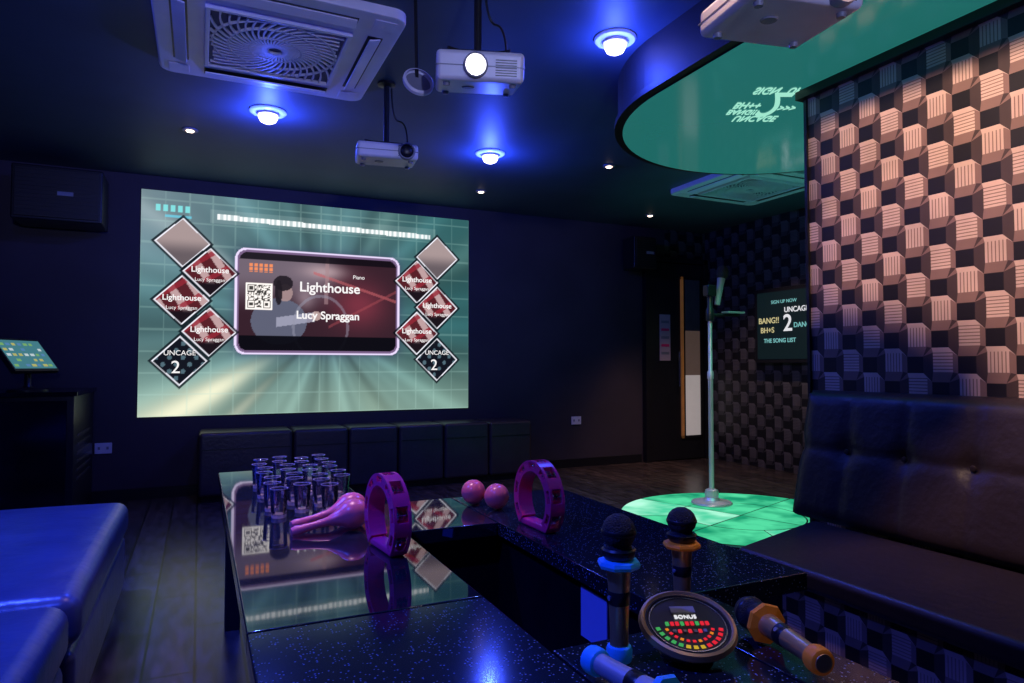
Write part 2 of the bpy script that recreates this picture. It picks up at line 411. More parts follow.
def diamond(C, u, v, kind):
    dx = np.abs(uu-u)/.078; dy = np.abs(vv-v)/.118; dd = dx+dy
    lx = (uu-u)/.078; ly = (vv-v)/.118
    C = mixc(C, (.03, .05, .08), ((dd < 1.06) & (dd > .92))*.75)
    C = mixc(C, (.93, .93, .97), (dd < .94)*1.)
    if kind == 0: body = np.zeros_like(C)+np.array((.62, .55, .55)); body = mixc(body, (.38, .34, .36), sm(-ly, -.2, .5))
    elif kind == 1:
        body = np.zeros_like(C)+np.array((.32, .12, .15)); body = mixc(body, (.80, .70, .70), (np.sin(lx*8+ly*5+u*20) > .3)*.8)
        body = mixc(body, (.55, .15, .2), (np.sin(lx*5-ly*7) > .7)*.8)
        body = mixc(body, (.10, .07, .10), sm(-ly, .25, .5))
    else:
        body = np.zeros_like(C)+np.array((.07, .08, .12)); body = mixc(body, (.45, .6, .65), (np.sin(lx*14)*np.sin(ly*12) > .5)*.6)
    return np.where((dd < .89)[..., None], body, C)
DL = [(.108, .776, 0), (.182, .648, 1), (.108, .517, 1), (.182, .377, 1), (.105, .245, 2)]
DR = [(.886, .785, 0), (.815, .655, 1), (.886, .525, 1), (.815, .39, 1), (.886, .255, 2)]
for u, v, k in DL+DR: C = diamond(C, u, v, k)
C = np.clip(C, 0, 1)
Cl = np.where(C <= .04045, C/12.92, ((C+.055)/1.055)**2.4)
me = bpy.data.meshes.new('projected_image')
vx = np.stack([X0+uu*(X1-X0), np.full_like(uu, 6.288), Z0+vv*(Z1-Z0)], -1).reshape(-1, 3)
idx = np.arange(NU*NV).reshape(NV, NU)
fc = np.stack([idx[:-1, :-1], idx[:-1, 1:], idx[1:, 1:], idx[1:, :-1]], -1).reshape(-1, 4)
me.from_pydata(vx.tolist(), [], fc.tolist())
ca = me.color_attributes.new('pic', 'FLOAT_COLOR', 'POINT')
ca.data.foreach_set('color', np.concatenate([Cl.reshape(-1, 3), np.ones((NU*NV, 1))], 1).astype(np.float32).ravel())
me.materials.append(vcol_mat('projected_picture', 1.2))
o = bpy.data.objects.new('projected_image', me); COL.objects.link(o); o.parent = g; o.matrix_parent_inverse = T(-g.location)
box('screen_board', X0, X1, 6.29, 6.299, Z0, Z1, M_white, g)
def sx(u): return X0+u*(X1-X0)
def sz(v): return Z0+v*(Z1-Z0)
text('title_text', 'Lighthouse', (sx(.53), 6.283, sz(.60)), .125, M_txt, g, bold=.002)
text('artist_text', 'Lucy Spraggan', (sx(.525), 6.283, sz(.465)), .10, M_txt, g, bold=.002)
text('caption_text', 'Piano', (sx(.62), 6.283, sz(.66)), .05, M_txt, g)
for u, v, k in DL+DR:
    if k == 1:
        text('tile_title', 'Lighthouse', (sx(u), 6.283, sz(v+.01)), .068, M_txt, g, bold=.001)
        text('tile_artist', 'Lucy Spraggan', (sx(u), 6.283, sz(v-.035)), .042, M_txt, g)
    if k == 2:
        text('tile_number', '2', (sx(u-.01), 6.283, sz(v-.03)), .15, M_txt, g)
        text('tile_word', 'UNCAGE', (sx(u), 6.283, sz(v+.035)), .06, M_txt, g)

# ---------------------------------------------------------------- lounge table
g = group('lounge_table', (.6, 1.5, .6))
tt, tb = .64, .60
box('top_left_polished', .08, .52, 1.25, 3.14, tb, tt, M_glass_top, g, .004)
box('top_left_granite', .08, .52, .15, 1.246, tb, tt, M_granite, g, .004)
box('top_bridge_far', .523, .797, 1.81, 2.21, tb, tt, M_glass_top, g, .004)
box('top_bridge_near', .523, .797, .15, .97, tb, tt, M_granite, g, .004)
box('top_bridge_side', .80, .93, .15, 1.082, tb, tt, M_granite, g, .004)
box('top_right_granite', .80, 1.23, 1.085, 2.21, tb, tt, M_granite, g, .004)
box('apron_left', .11, .50, .2, 3.10, .50, tb, M_gloss_blk, g)
box('panel_left_inner', .46, .50, .2, 2.2, .05, .50, M_gloss_blk, g)
box('panel_right_inner', .82, .84, .93, 2.17, 0, tb, M_gloss_blk, g)
box('panel_right_outer', 1.17, 1.19, 1.12, 2.17, 0, tb, M_gloss_blk, g)
box('panel_right_end', .84, 1.17, 1.12, 1.14, 0, tb, M_gloss_blk, g)
box('panel_bridge', .50, .82, 1.85, 1.87, 0, tb, M_gloss_blk, g)
box('panel_far', .84, 1.17, 2.15, 2.17, 0, tb, M_gloss_blk, g)
box('panel_near', .50, .82, .90, .92, 0, tb, M_gloss_blk, g)
box('panel_near_side', .88, .90, .2, 1.05, 0, tb, M_gloss_blk, g)
box('inner_shelf', .50, .82, .92, 1.85, .18, .20, M_gloss_blk, g)
for i, (x, y) in enumerate(((.11, 3.04), (.44, 3.04), (.11, 1.22), (.11, .25))):
    box('leg_%d' % i, x, x+.06, y, y+.06, 0, .50, M_trim, g, .005)
box('label', .8165, .8195, 1.26, 1.37, .47, .585, M_label, g)

# ---------------------------------------------------------------- glasses
bm = bmesh.new()
def glass(bm, x, y, z, h=.088, r=.027):
    prof = [(0, 0), (r*.76, 0), (r*.80, .004), (r*.81, .010), (r*.99, h-.002), (r, h), (r-.002, h), (r-.0025, h-.002), (r*.72, .012), (0, .010)]
    mi = [1, 1, 1, 0, 1, 1, 1, 0, 1]
    seg = 18; rings = []
    for rr, zz in prof:
        if rr < 1e-6: rings.append([bm.verts.new((x, y, z+zz))])
        else: rings.append([bm.verts.new((x+rr*math.cos(2*math.pi*k/seg), y+rr*math.sin(2*math.pi*k/seg), z+zz)) for k in range(seg)])
    for (A, B), m_ in zip(zip(rings, rings[1:]), mi):
        for k in range(seg):
            k2 = (k+1) % seg
            if len(A) == 1: f = bm.faces.new([A[0], B[k2], B[k]])
            elif len(B) == 1: f = bm.faces.new([A[k], A[k2], B[0]])
            else: f = bm.faces.new([A[k], A[k2], B[k2], B[k]])
            f.material_index = m_
for i in range(4):
    for j in range(7):
        if j == 0 and i == 3: continue
        glass(bm, .225+i*.076+random.uniform(-.004, .004)-(j % 2)*.012, 2.15+j*.11+(.05 if i % 2 else 0)+random.uniform(-.01, .01), tt+.0005)
bmesh.ops.recalc_face_normals(bm, faces=bm.faces[:])
fin('shot_glasses', bm, [M_glass, M_glassrim], None, True)

# ---------------------------------------------------------------- maracas
def maraca(g, tag, tail, head, r=.036):
    tail = Vector(tail); head = Vector(head); L = (head-tail).length
    pr = [(0, 0), (.011, .002), (.014, .015), (.012, .03), (.010, .07), (.012, L-r-.03), (.02, L-r-.008)]
    for k in range(9):
        a_ = math.radians(-50+k*17.5); pr.append((r*math.cos(a_), L+r*1.15*math.sin(a_)))
    pr.append((0, L+r*1.15))
    lathe('maraca_'+tag, pr, M_pink, g, T(tail) @ zto(head-tail), 20)
g = group('maraca_pair', (.35, 1.95, tt))
maraca(g, 'a', (.235, 1.95, tt+.016), (.41, 2.00, tt+.044), .041)
maraca(g, 'b', (.225, 1.87, tt+.016), (.395, 1.90, tt+.044), .041)
g = group('maraca_pair', (.85, 2.05, tt))
maraca(g, 'a', (.88, 2.18, tt+.016), (.825, 2.07, tt+.042), .040)
maraca(g, 'b', (.93, 2.10, tt+.016), (.865, 1.97, tt+.042), .040)

# ---------------------------------------------------------------- tambourines (arched, flat grip on the base)
def arc(bm, a0, a1, r0, r1, x0, x1, n=6, mi=0):
    prev = None
    for k in range(n+1):
        a_ = a0+(a1-a0)*k/n; c, s_ = math.cos(a_), math.sin(a_)
        q_ = [bm.verts.new((x, r*c, r*s_)) for x, r in ((x0, r0), (x1, r0), (x1, r1), (x0, r1))]
        if prev:
            for i in range(4): bm.faces.new([prev[i], prev[(i+1) % 4], q_[(i+1) % 4], q_[i]]).material_index = mi
        else: bm.faces.new(q_).material_index = mi
        prev = q_
    bm.faces.new(prev[::-1]).material_index = mi
def tambourine(loc, yaw):
    g = group('tambourine', loc); Ro = .108; lo = math.radians(-46); hi = math.radians(226)
    zb = Ro*math.sin(lo)-.004
    M = T(Vector(loc)+Vector((0, 0, -zb+.0005))) @ R(yaw, 'Z')
    bm = bmesh.new(); N = 7; Ri = Ro-.030
    arc(bm, lo, hi, Ri, Ri+.009, -.022, .022, 40)
    step = (hi-lo)/N
    for k in range(N):
        c = lo+step*(k+.5); hw = step/2
        arc(bm, c-hw, c-hw*.55, Ri+.008, Ro, -.022, .022, 4); arc(bm, c+hw*.55, c+hw, Ri+.008, Ro, -.022, .022, 4)
        arc(bm, c-hw*.55, c+hw*.55, Ro-.006, Ro, -.022, -.015); arc(bm, c-hw*.55, c+hw*.55, Ro-.006, Ro, .015, .022)
    bmesh.ops.recalc_face_normals(bm, faces=bm.faces[:]); bm.transform(M); fin('frame', bm, M_red, g)
    w = Ro*math.cos(lo)
    box('flat_grip', -.020, .020, -w, w, zb, zb+.020, M_red, g, .006, 3, M=M)
    for k in range(N):
        c = lo+step*(k+.5); rr = Ro-.0145
        p = M @ T((0, rr*math.cos(c), rr*math.sin(c))) @ R(90, 'Y')
        for q_ in (-.013, -.003, .009):
            lathe('jingle_%d' % k, [(0, q_), (.004, q_), (.0130, q_+.002), (.0130, q_+.003), (.004, q_+.004), (0, q_+.004)], M_chrome, g, p, 16)
        lathe('jingle_pin_%d' % k, [(.0025, -.021), (.0025, .021)], M_chrome, g, p, 8)
tambourine((.43, 1.66, tt), 6)
tambourine((.875, 1.70, tt), 2)

# ---------------------------------------------------------------- microphones
def mic(M, ring, body, sc=1):
    loc = M.translation.copy(); M = M @ Matrix.Diagonal((1, 1, sc, 1)); g = group('microphone', loc)
    lathe('body', [(0, 0), (.013, 0), (.0145, .004), (.0145, .05), (.0165, .11), (.019, .145), (.021, .162)], body, g, M)
    lathe('tail_cap', [(.0150, .001), (.0185, .003), (.020, .008), (.020, .020), (.0185, .025), (.0150, .027)], ring, g, M, 20)
    lathe('grip_band', [(.0150, .088), (.0166, .09), (.0174, .108), (.0166, .110)], M_blk, g, M, 20)
    lathe('switch', [(0, .0165), (.004, .0165), (.004, .019), (0, .0195)], M_grey, g, M @ T((0, 0, .10)) @ R(-90, 'Y'), 10)
    lathe('anti_roll_ring', [(.020, .143), (.032, .146), (.034, .151), (.032, .156), (.020, .159)], ring, g, M, 8, False)
    lathe('collar', [(.021, .158), (.025, .163), (.027, .173), (.024, .176)], M_blk, g, M, 24)
    pr = [(.022, .172)]
    for k in range(8):
        a_ = math.radians(-45+k*19); pr.append((.0265*math.cos(a_), .200+.028*math.sin(a_)))
    pr.append((0, .228))
    lathe('head', pr, M_foam, g, M, 24)
    lathe('head_band', [(.0262, .196), (.0275, .198), (.0275, .202), (.0262, .204)], M_blk, g, M, 24)
    return g
mic(T((.596, .885, tt+.0005)), M_cyan, M_gold)
mic(T((.80, .985, tt+.0005)), M_orange, M_gold, .88)
def lay(tail, head):
    t = Vector(tail); return T(t) @ zto(Vector(head)-t) @ R(22.5, 'Z')
mic(lay((.812, .69, tt+.035), (.868, .90, tt+.035)), M_orange, M_gold)
mic(lay((.520, .850, tt+.035), (.55, .62, tt+.035)), M_cyan, M_steel)

# round electronic game dial
DX, DY = .714, .868
g = group('electronic_dial', (DX, DY, tt))
Md = T((DX, DY, tt+.038)) @ R(-22, 'Z') @ R(20, 'X') @ Matrix.Scale(.90, 4)
lathe('housing', [(0, -.012), (.060, -.012), (.078, -.004), (.082, .006), (.078, .013), (.072, .013), (.070, .010), (0, .010)], M_blk, g, Md, 40)
lathe('rim', [(.074, .012), (.078, .017), (.083, .015), (.086, .006), (.082, 0)], M_gold, g, Md, 40, cap=False)
lathe('foot', [(0, tt+.0005), (.045, tt+.0005), (.040, tt+.012), (.03, tt+.024), (0, tt+.024)], M_blk, g, T((DX, DY, 0)), 24)
cols = [emit('led_orange', (1, .3, .03), .7), emit('led_red', (1, .03, .06), .7), emit('led_green', (.1, .7, .2), .5), emit('led_yellow', (.9, .6, .05), .6)]
def ledarc(nm, r0, r1, a0, a1, m, z=.0112):
    bm = bmesh.new(); N = 4
    vs = [bm.verts.new((r1*math.cos(a0+(a1-a0)*t/N), r1*math.sin(a0+(a1-a0)*t/N), z)) for t in range(N+1)]
    vs += [bm.verts.new((r0*math.cos(a1+(a0-a1)*t/N), r0*math.sin(a1+(a0-a1)*t/N), z)) for t in range(N+1)]
    bm.faces.new(vs); bm.transform(Md); fin(nm, bm, m, g)
for k in range(13):
    a0 = math.radians(-172+k*12.6); ledarc('gauge_%d' % k, .053, .061, a0, a0+math.radians(8), cols[2] if k < 5 else cols[3] if k < 8 else cols[1])
for k in range(11):
    a0 = math.radians(-165+k*14); ledarc('gauge_inner_%d' % k, .040, .046, a0, a0+math.radians(8), cols[1] if k % 3 else cols[0])
for k in range(9):
    box('key_%d' % k, -.040+k*.009, -.034+k*.009, -.004, .004, .010, .0122, cols[1] if k % 3 else cols[2], g, M=Md)
for k in range(7):
    box('key_lower_%d' % k, -.031+k*.009, -.025+k*.009, -.022, -.015, .010, .0122, cols[1] if k % 2 else M_grey, g, M=Md)
box('display', -.022, .022, .026, .042, .010, .013, M_grey, g, M=Md)
text('dial_text', 'BONUS', tuple(Md @ Vector((0, .015, .0122))), .011, M_txtv, g, [math.degrees(x) for x in Md.to_euler()])
lathe('ring_marks', [(.066, .0105), (.066, .0118), (.068, .0118), (.068, .0105)], M_chrome, g, Md, 40, cap=False)

# ---------------------------------------------------------------- left sofas
def sofa(x0, x1, y0, y1):
    g = group('leather_ottoman', ((x0+x1)/2, (y0+y1)/2, 0))
    box('plinth', x0+.05, x1-.05, y0+.04, y1-.04, 0, .08, M_trim, g)
    box('base', x0+.012, x1-.012, y0+.012, y1-.012, .08, .32, M_leather_b, g, .03, 3)
    bm = bmesh.new()
    bmesh.ops.create_cube(bm, size=1)
    bm.transform(T(((x0+x1)/2, (y0+y1)/2, .395)) @ Matrix.Diagonal((x1-x0, y1-y0, .15, 1)))
    bmesh.ops.bevel(bm, geom=bm.edges[:], offset=.05, segments=5, affect='EDGES', profile=.5)
    bmesh.ops.subdivide_edges(bm, edges=[e for e in bm.edges if e.calc_length() > .4], cuts=14, use_grid_fill=True)
    for v in bm.verts:
        if v.co.z > .42:
            fx = (v.co.x-x0)/(x1-x0); fy = (v.co.y-y0)/(y1-y0)
            v.co.z += .03*math.sin(math.pi*min(1, max(0, fx)))**.6*math.sin(math.pi*min(1, max(0, fy)))**.6
    fin('cushion', bm, M_leather_b, g, True)
sofa(-1.45, -.285, 2.17, 3.60)
sofa(-1.45, -.30, .85, 2.15)

# back bench
g = group('back_bench', (1.5, 6.05, 0))
box('plinth', .03, 2.92, 5.9, 6.26, 0, .06, M_trim, g)
xs = [0, .72, 1.18, 1.62, 2.05, 2.5, 2.95]
for i in range(6):
    box('seat_%d' % i, xs[i]+.004, xs[i+1]-.004, 5.86, 6.27, .05, .56, M_leather, g, .03, 4)
    box('seam_%d' % i, xs[i]+.02, xs[i+1]-.02, 5.857, 5.862, .42, .428, M_trim, g)

# right bench
g = group('banquette_bench', (2.1, 1, 0))
def polyprism(name, pts, z0, z1, m, parent, bevel):
    bm = bmesh.new()
    a_ = [bm.verts.new((x, y, z0)) for x, y in pts]; b_ = [bm.verts.new((x, y, z1)) for x, y in pts]
    bm.faces.new(a_[::-1]); bm.faces.new(b_)
    for i in range(len(pts)):
        j = (i+1) % len(pts); bm.faces.new([a_[i], a_[j], b_[j], b_[i]])
    bmesh.ops.recalc_face_normals(bm, faces=bm.faces[:])
    if bevel: bmesh.ops.bevel(bm, geom=bm.edges[:], offset=bevel, segments=4, affect='EDGES', profile=.5)
    return fin(name, bm, m, parent, bevel > 0, bevel > 0)
polyprism('base', [(1.80, -1.4), (1.80, 1.80), (2.59, 2.0), (2.59, -1.4)], 0, .38, M_dk3, g, 0)
ys = [-1.4, -.2, .85, 1.86]
for i in range(3):
    y0, y1 = ys[i]+.003, ys[i+1]-.003
    pts = [(1.75, y0), (1.75, y1), (2.35, y1+(.19 if i == 2 else 0)), (2.35, y0)]
    polyprism('seat_%d' % i, pts, .38, .45, M_leather_r, g, .022)
pattern('front_panel', (1.796, 1.80, 0), (0, -1, 0), (0, 0, 1), 2.8, .38, .15, [M_fp1, M_fp2, M_cu3, M_cuD], g)
bm = bmesh.new(); ny, nz = 150, 34; yA, yB = 2.19, -.8; zA, zB = .44, .985
grid = []
for i in range(ny+1):
    row = []
    y = yA+(yB-yA)*i/ny
    for j in range(nz+1):
        t = j/nz; z = zA+(zB-zA)*t
        base = 2.36+.12*t
        py_ = abs(((yA-y)/.25) % 1-.5)*2
        puff = .010*(1-py_**8)
        dy_ = min(((yA-y)/.25) % 1, 1-((yA-y)/.25) % 1)*.25
        for zz in (.30,):
            dz_ = abs(z-(zA+zz)); puff -= .018*math.exp(-(dy_**2+dz_**2)/.0022)
        puff -= .006*math.exp(-(z-(zA+.30))**2/.0003)
        ed = min(1, t*8, (1-t)*10, (yA-y)*14+.0)
        row.append(bm.verts.new((base-puff+(1-math.sqrt(max(0, 1-(1-ed)**2)))*.05, y, z)))
    grid.append(row)
for i in range(ny):
    for j in range(nz): bm.faces.new([grid[i][j], grid[i+1][j], grid[i+1][j+1], grid[i][j+1]])
top = [bm.verts.new((2.595, r[-1].co.y, zB)) for r in grid]
for i in range(ny): bm.faces.new([grid[i][-1], grid[i+1][-1], top[i+1], top[i]])
bl = [bm.verts.new((2.595, yA, grid[0][j].co.z)) for j in range(nz)]+[top[0]]
for j in range(nz): bm.faces.new([grid[0][j+1], bl[j+1], bl[j], grid[0][j]])
bmesh.ops.recalc_face_normals(bm, faces=bm.faces[:])
fin('backrest', bm, M_leather_r, g, True)
for i in range(1, 11):
    y = yA-.25*i
    lathe('button_%d' % i, [(0, 0), (.012, .001), (.010, .005), (0, .007)], M_leather_r, g, T((2.435, y, zA+.30)) @ R(-90, 'Y'), 12)

# ---------------------------------------------------------------- AC cassettes
M_acback = mat('ac_filter_grey', (.12, .12, .2), .6, noise=.1)
def cassette(cx, cy, s=.95, deep=.045):
    g = group('air_conditioner_cassette', (cx, cy, H)); h = s/2
    bm = bmesh.new(); bmesh.ops.create_cube(bm, size=1)
    bm.transform(T((cx, cy, H-deep/2)) @ Matrix.Diagonal((s, s, deep, 1)))
    ve = [e for e in bm.edges if abs((e.verts[0].co-e.verts[1].co).z) > .01]
    bmesh.ops.bevel(bm, geom=ve, offset=.07, segments=5, affect='EDGES', profile=.5)
    be = [e for e in bm.edges if all(v.co.z < H-deep+.001 for v in e.verts)]
    bmesh.ops.bevel(bm, geom=be, offset=.012, segments=2, affect='EDGES', profile=.5)
    fin('panel', bm, M_white, g, True, True)
    zb = H-deep; q = .29
    box('grille_back', cx-q, cx+q, cy-q, cy+q, zb-.004, zb, M_acback, g)
    for n, (x0, x1, y0, y1) in enumerate(((-q-.02, q+.02, -q-.02, -q), (-q-.02, q+.02, q, q+.02), (-q-.02, -q, -q, q), (q, q+.02, -q, q))):
        box('grille_frame_%d' % n, cx+x0, cx+x1, cy+y0, cy+y1, zb-.022, zb, M_white, g, .003)
    bm = bmesh.new()
    for k in range(40):
        a0 = 2*math.pi*k/40; pts = []
        r = .035
        while True:
            a_ = a0+2.9*(r-.03); x, y = r*math.cos(a_), r*math.sin(a_)
            if abs(x) > q or abs(y) > q: break
            pts.append((cx+x, cy+y)); r += .018
        if len(pts) > 1: strip(bm, pts, .008, zb-.018)
    for rr in (.035, .12, .21, .28):
        strip(bm, [(cx+rr*math.cos(2*math.pi*k/36), cy+rr*math.sin(2*math.pi*k/36)) for k in range(37)], .006, zb-.018)
    bmesh.ops.recalc_face_normals(bm, faces=bm.faces[:]); fin('grille_blades', bm, M_white, g)
    o_ = h-.105
    for k in range(4):
        Mk = T((cx, cy, 0)) @ R(90*k, 'Z')
        box('air_slot_%d' % k, -.31, .31, o_-.035, o_+.035, zb-.003, zb, M_blk, g, M=Mk)
        box('louver_%d' % k, -.305, .305, -.027, .027, -.004, .004, M_white, g, .002, M=Mk @ T((0, o_, zb-.012)) @ R(14, 'X'))
        box('corner_cap_%d' % k, h-.14, h-.045, h-.14, h-.045, zb-.004, zb, M_white, g, .002, M=Mk)
cassette(.31, 3.38, 1.04)
cassette(4.32, 4.36, 1.0)

# ---------------------------------------------------------------- lamps
BL = (.035, .075, 1)
def party_light(x, y, r=.085, glow=26, spot=150, aim=None, ang=130):
    g = group('blue_ceiling_light', (x, y, H))
    lathe('flange', [(0, H), (r, H), (r*1.02, H-.006), (r*.95, H-.014), (r*.62, H-.018), (r*.6, H-.03), (0, H-.03)], M_white, g, T((x, y, 0)), 32)
    lathe('lens', [(r*.5, H-.031), (r*.52, H-.045), (r*.42, H-.066), (r*.2, H-.078), (0, H-.08)], M_bulb, g, T((x, y, 0)), 24)
    light('blue_glow', 'POINT', (x, y, H-.15), glow, BL, .02)
    light('blue_spot', 'SPOT', (x, y, H-.16), spot, BL, .04, aim or (x, y, 0), ang, .8)
party_light(.365, 4.376, .11, glow=28, spot=110, aim=(.2, 3.9, 0), ang=100)
party_light(1.943, 4.55, .11, glow=28, spot=90, aim=(1.6, 4.2, 0), ang=100)
party_light(1.80, 2.68, .10, 17, 70, aim=(1.3, 2.4, 0), ang=90)
party_light(-.75, 2.7, glow=12, spot=380, aim=(-.75, 2.6, 0), ang=100)
party_light(-.6, 1.0, glow=5, spot=180, aim=(-.2, 1.1, 0), ang=95)
def downlight(x, y, e=12, col=(1, .55, .35), ang=80):
    g = group('ceiling_downlight', (x, y, H))
    lathe('bezel', [(0, H), (.05, H), (.05, H-.006), (.032, H-.008), (0, H-.008)], M_grey, g, T((x, y, 0)), 24)
    lathe('lamp', [(.026, H-.009), (.022, H-.014), (0, H-.016)], M_warm, g, T((x, y, 0)), 20)
    if e: light('downlight_beam', 'SPOT', (x, y, H-.03), e, col, .03, (x, y, 0), ang, .8)
downlight(-.08, 4.95, 8); downlight(2.30, 5.6, 8, ang=50); downlight(4.29, 5.75, 60, ang=44); downlight(2.925, 4.45, 45, (1, .75, .6))
downlight(4.75, 4.9, 70, (1, .7, .55), ang=100)
downlight(1.15, 1.1, 0)
downlight(.45, 2.35, 85, (1, .60, .80), ang=48)  # added lamp out of view, brightens the glasses and lifts the reds
downlight(1.0, .80, 22, (1, .8, .7), ang=40)  # added lamp out of view, brightens the microphones
light('wall_washer', 'SPOT', (1.15, 1.1, H-.04), 195, (1, .64, .48), .05, (2.6, 1.65, 1.45), 84, .9)
light('stage_beam', 'SPOT', (3.2, 3.0, 2.38), 45, (.1, 1, .6), .05, (3.3, 3.5, 0), 85, .5)
# added lamp out of view behind the camera, fills the ceiling equipment
g = group('added_fill_light', (.2, -2.45, 1.6))
lathe('bowl', [(0, 1.5), (.04, 1.5), (.13, 1.6), (.135, 1.61), (.12, 1.61), (.03, 1.52), (0, 1.52)], M_white, g, T((.2, -2.34, 0)), 28)
lathe('bulb', [(0, 1.53), (.03, 1.54), (.03, 1.58), (0, 1.6)], M_bulb, g, T((.2, -2.34, 0)), 16)
box('backplate', .14, .26, -2.499, -2.46, 1.5, 1.62, M_white, g)
light('added_fill_beam', 'SPOT', (.2, -2.3, 1.66), 330, (.40, .46, 1), .08, (.75, 3.0, 2.66), 50, .8)
# added teal lamp hidden behind the partition, brightens the far cassette
g = group('added_teal_fill', (4.15, 3.1, 0))
Mp = T((4.15, 3.1, .17)) @ R(-18, 'X')
lathe('can', [(.0, -.10), (.05, -.10), (.07, -.06), (.08, .08), (.075, .08), (.06, .0), (0, -.02)], M_blk, g, Mp, 28)
lathe('lamp', [(.055, .01), (.03, .03), (0, .035)], M_stg2, g, Mp, 20)
box('yoke_base', 4.05, 4.25, 3.05, 3.15, 0, .012, M_blk, g)
for sgn in (-1, 1): box('yoke_arm_%d' % (sgn+1), 4.15+sgn*.09-.005, 4.15+sgn*.09+.005, 3.08, 3.12, .01, .19, M_blk, g)
light('teal_fill_beam', 'SPOT', (4.15, 3.14, .30), 45, (.12, .85, .75), .04, (4.32, 4.3, 2.66), 55, .7)

# ---------------------------------------------------------------- projectors
def projector(loc, yaw, w=.33, d=.26, h=.10, tilt=0, side=-.05, drop_to=H, lamp=True):
    g = group('ceiling_projector', loc)
    M = T(loc) @ R(yaw, 'Z') @ R(tilt, 'X')
    box('body', -w/2, w/2, -d/2, d/2, -h/2, h/2, M_white, g, .018, 4, M=M)
    box('seam', -w/2-.001, w/2+.001, -d/2-.001, d/2+.001, -.002, .002, M_grey, g, M=M)
    L = M @ T((side, -d/2, 0)) @ R(90, 'X')
    lathe('lens_barrel', [(.046, -.01), (.046, .012), (.042, .022), (.038, .022), (.036, .010), (0, .008)], M_grey, g, L, 28)
    lathe('lens_glass', [(.035, .011), (.028, .019), (.014, .024), (0, .025)], M_lens if lamp else M_blk, g, L, 24)
    for k in range(7):
        box('vent_%d' % k, w/2-.11, w/2-.03, -d/2-.002, -d/2+.002, -h*.3+k*.009, -h*.3+k*.009+.004, M_blk, g, M=M)
        box('side_vent_%d' % k, w/2-.002, w/2+.002, -.08, .08, -h*.3+k*.009, -h*.3+k*.009+.004, M_blk, g, M=M)
    for k, (x, y) in enumerate(((-w*.38, -d*.35), (w*.38, -d*.35), (-w*.38, d*.35), (w*.38, d*.35))):
        lathe('foot_%d' % k, [(0, -h/2-.012), (.012, -h/2-.012), (.014, -h/2+.001), (0, -h/2+.001)], M_grey, g, M @ T((x, y, 0)), 14)
    lathe('bottom_sensor', [(0, -h/2-.004), (.022, -h/2-.004), (.026, -h/2+.001), (0, -h/2+.001)], M_grey, g, M @ T((-.04, -.02, 0)), 20)
    Mt = T(loc) @ R(yaw, 'Z')
    top = drop_to-loc[2]
    box('mount_plate', -.07, .07, -.05, .05, h/2+.004, h/2+.016, M_blk, g, .003, M=Mt)
    for k, (x, y) in enumerate(((-.12, -.08), (.12, -.08), (-.12, .08), (.12, .08))):
        rod('mount_arm_%d' % k, Mt @ Vector((0, 0, h/2+.012)), Mt @ Vector((x, y, h/2+.005)), .006, M_blk, g)
    lathe('mount_pole', [(.016, h/2+.01), (.016, top-.02), (.022, top-.018), (.05, top-.012), (.05, top)], M_blk, g, T(loc), 20)
    tube('cable', [Mt @ Vector(p) for p in ((.08, d/2, 0), (.14, d/2+.05, .05), (.12, .08, top*.55), (.03, .02, top*.5), (.03, .03, top-.01))], .005, M_blk, g)
    return g
projector((.98, 2.42, 2.25), -18, w=.33, d=.32, h=.11, tilt=14, side=-.02)
projector((.93, 3.66, 2.275), -10, w=.33, h=.085, tilt=6, lamp=False, side=.1)
projector((1.50, 1.40, 2.125), -12, w=.34, d=.30, h=.08, tilt=4, lamp=False, side=.09)
gl = group('ceiling_camera_light', (.85, 2.55, 2.3))
lathe('ring', [(.055, 0), (.065, .006), (.065, .02), (.055, .026)], M_white, gl, T((.80, 2.64, 2.26)) @ R(70, 'X'), 28, cap=False)
lathe('lens', [(.054, .005), (.03, -.01), (0, -.016)], M_grey, gl, T((.80, 2.64, 2.26)) @ R(70, 'X'), 28)
rod('stem', (.80, 2.65, 2.29), (.80, 2.68, H), .008, M_blk, gl)

# ---------------------------------------------------------------- speakers
def speaker(x0, x1, y0, y1, z0, z1):
    g = group('wall_speaker', ((x0+x1)/2, y1, (z0+z1)/2))
    box('cabinet', x0, x1, y0, y1, z0, z1, M_blk, g, .012, 3)
    box('grille', x0+.02, x1-.02, y0-.012, y0+.002, z0+.02, z1-.02, M_cuD, g, .006)
    for k in range(12):
        zz = z0+.04+(z1-z0-.08)*k/11
        box('grille_bar_%d' % k, x0+.03, x1-.03, y0-.015, y0-.011, zz-.002, zz+.002, M_blk, g)
    box('badge', (x0+x1)/2+.0, (x0+x1)/2+.10, y0-.018, y0-.014, (z0+z1)/2-.015, (z0+z1)/2+.015, M_grey, g)
    box('bracket', (x0+x1)/2-.05, (x0+x1)/2+.05, y1-.01, 6.3, (z0+z1)/2-.05, (z0+z1)/2+.05, M_trim, g)
speaker(-1.25, -.68, 5.85, 6.20, 2.16, 2.56)
speaker(4.25, 4.55, 5.98, 6.2, 2.15, 2.5)

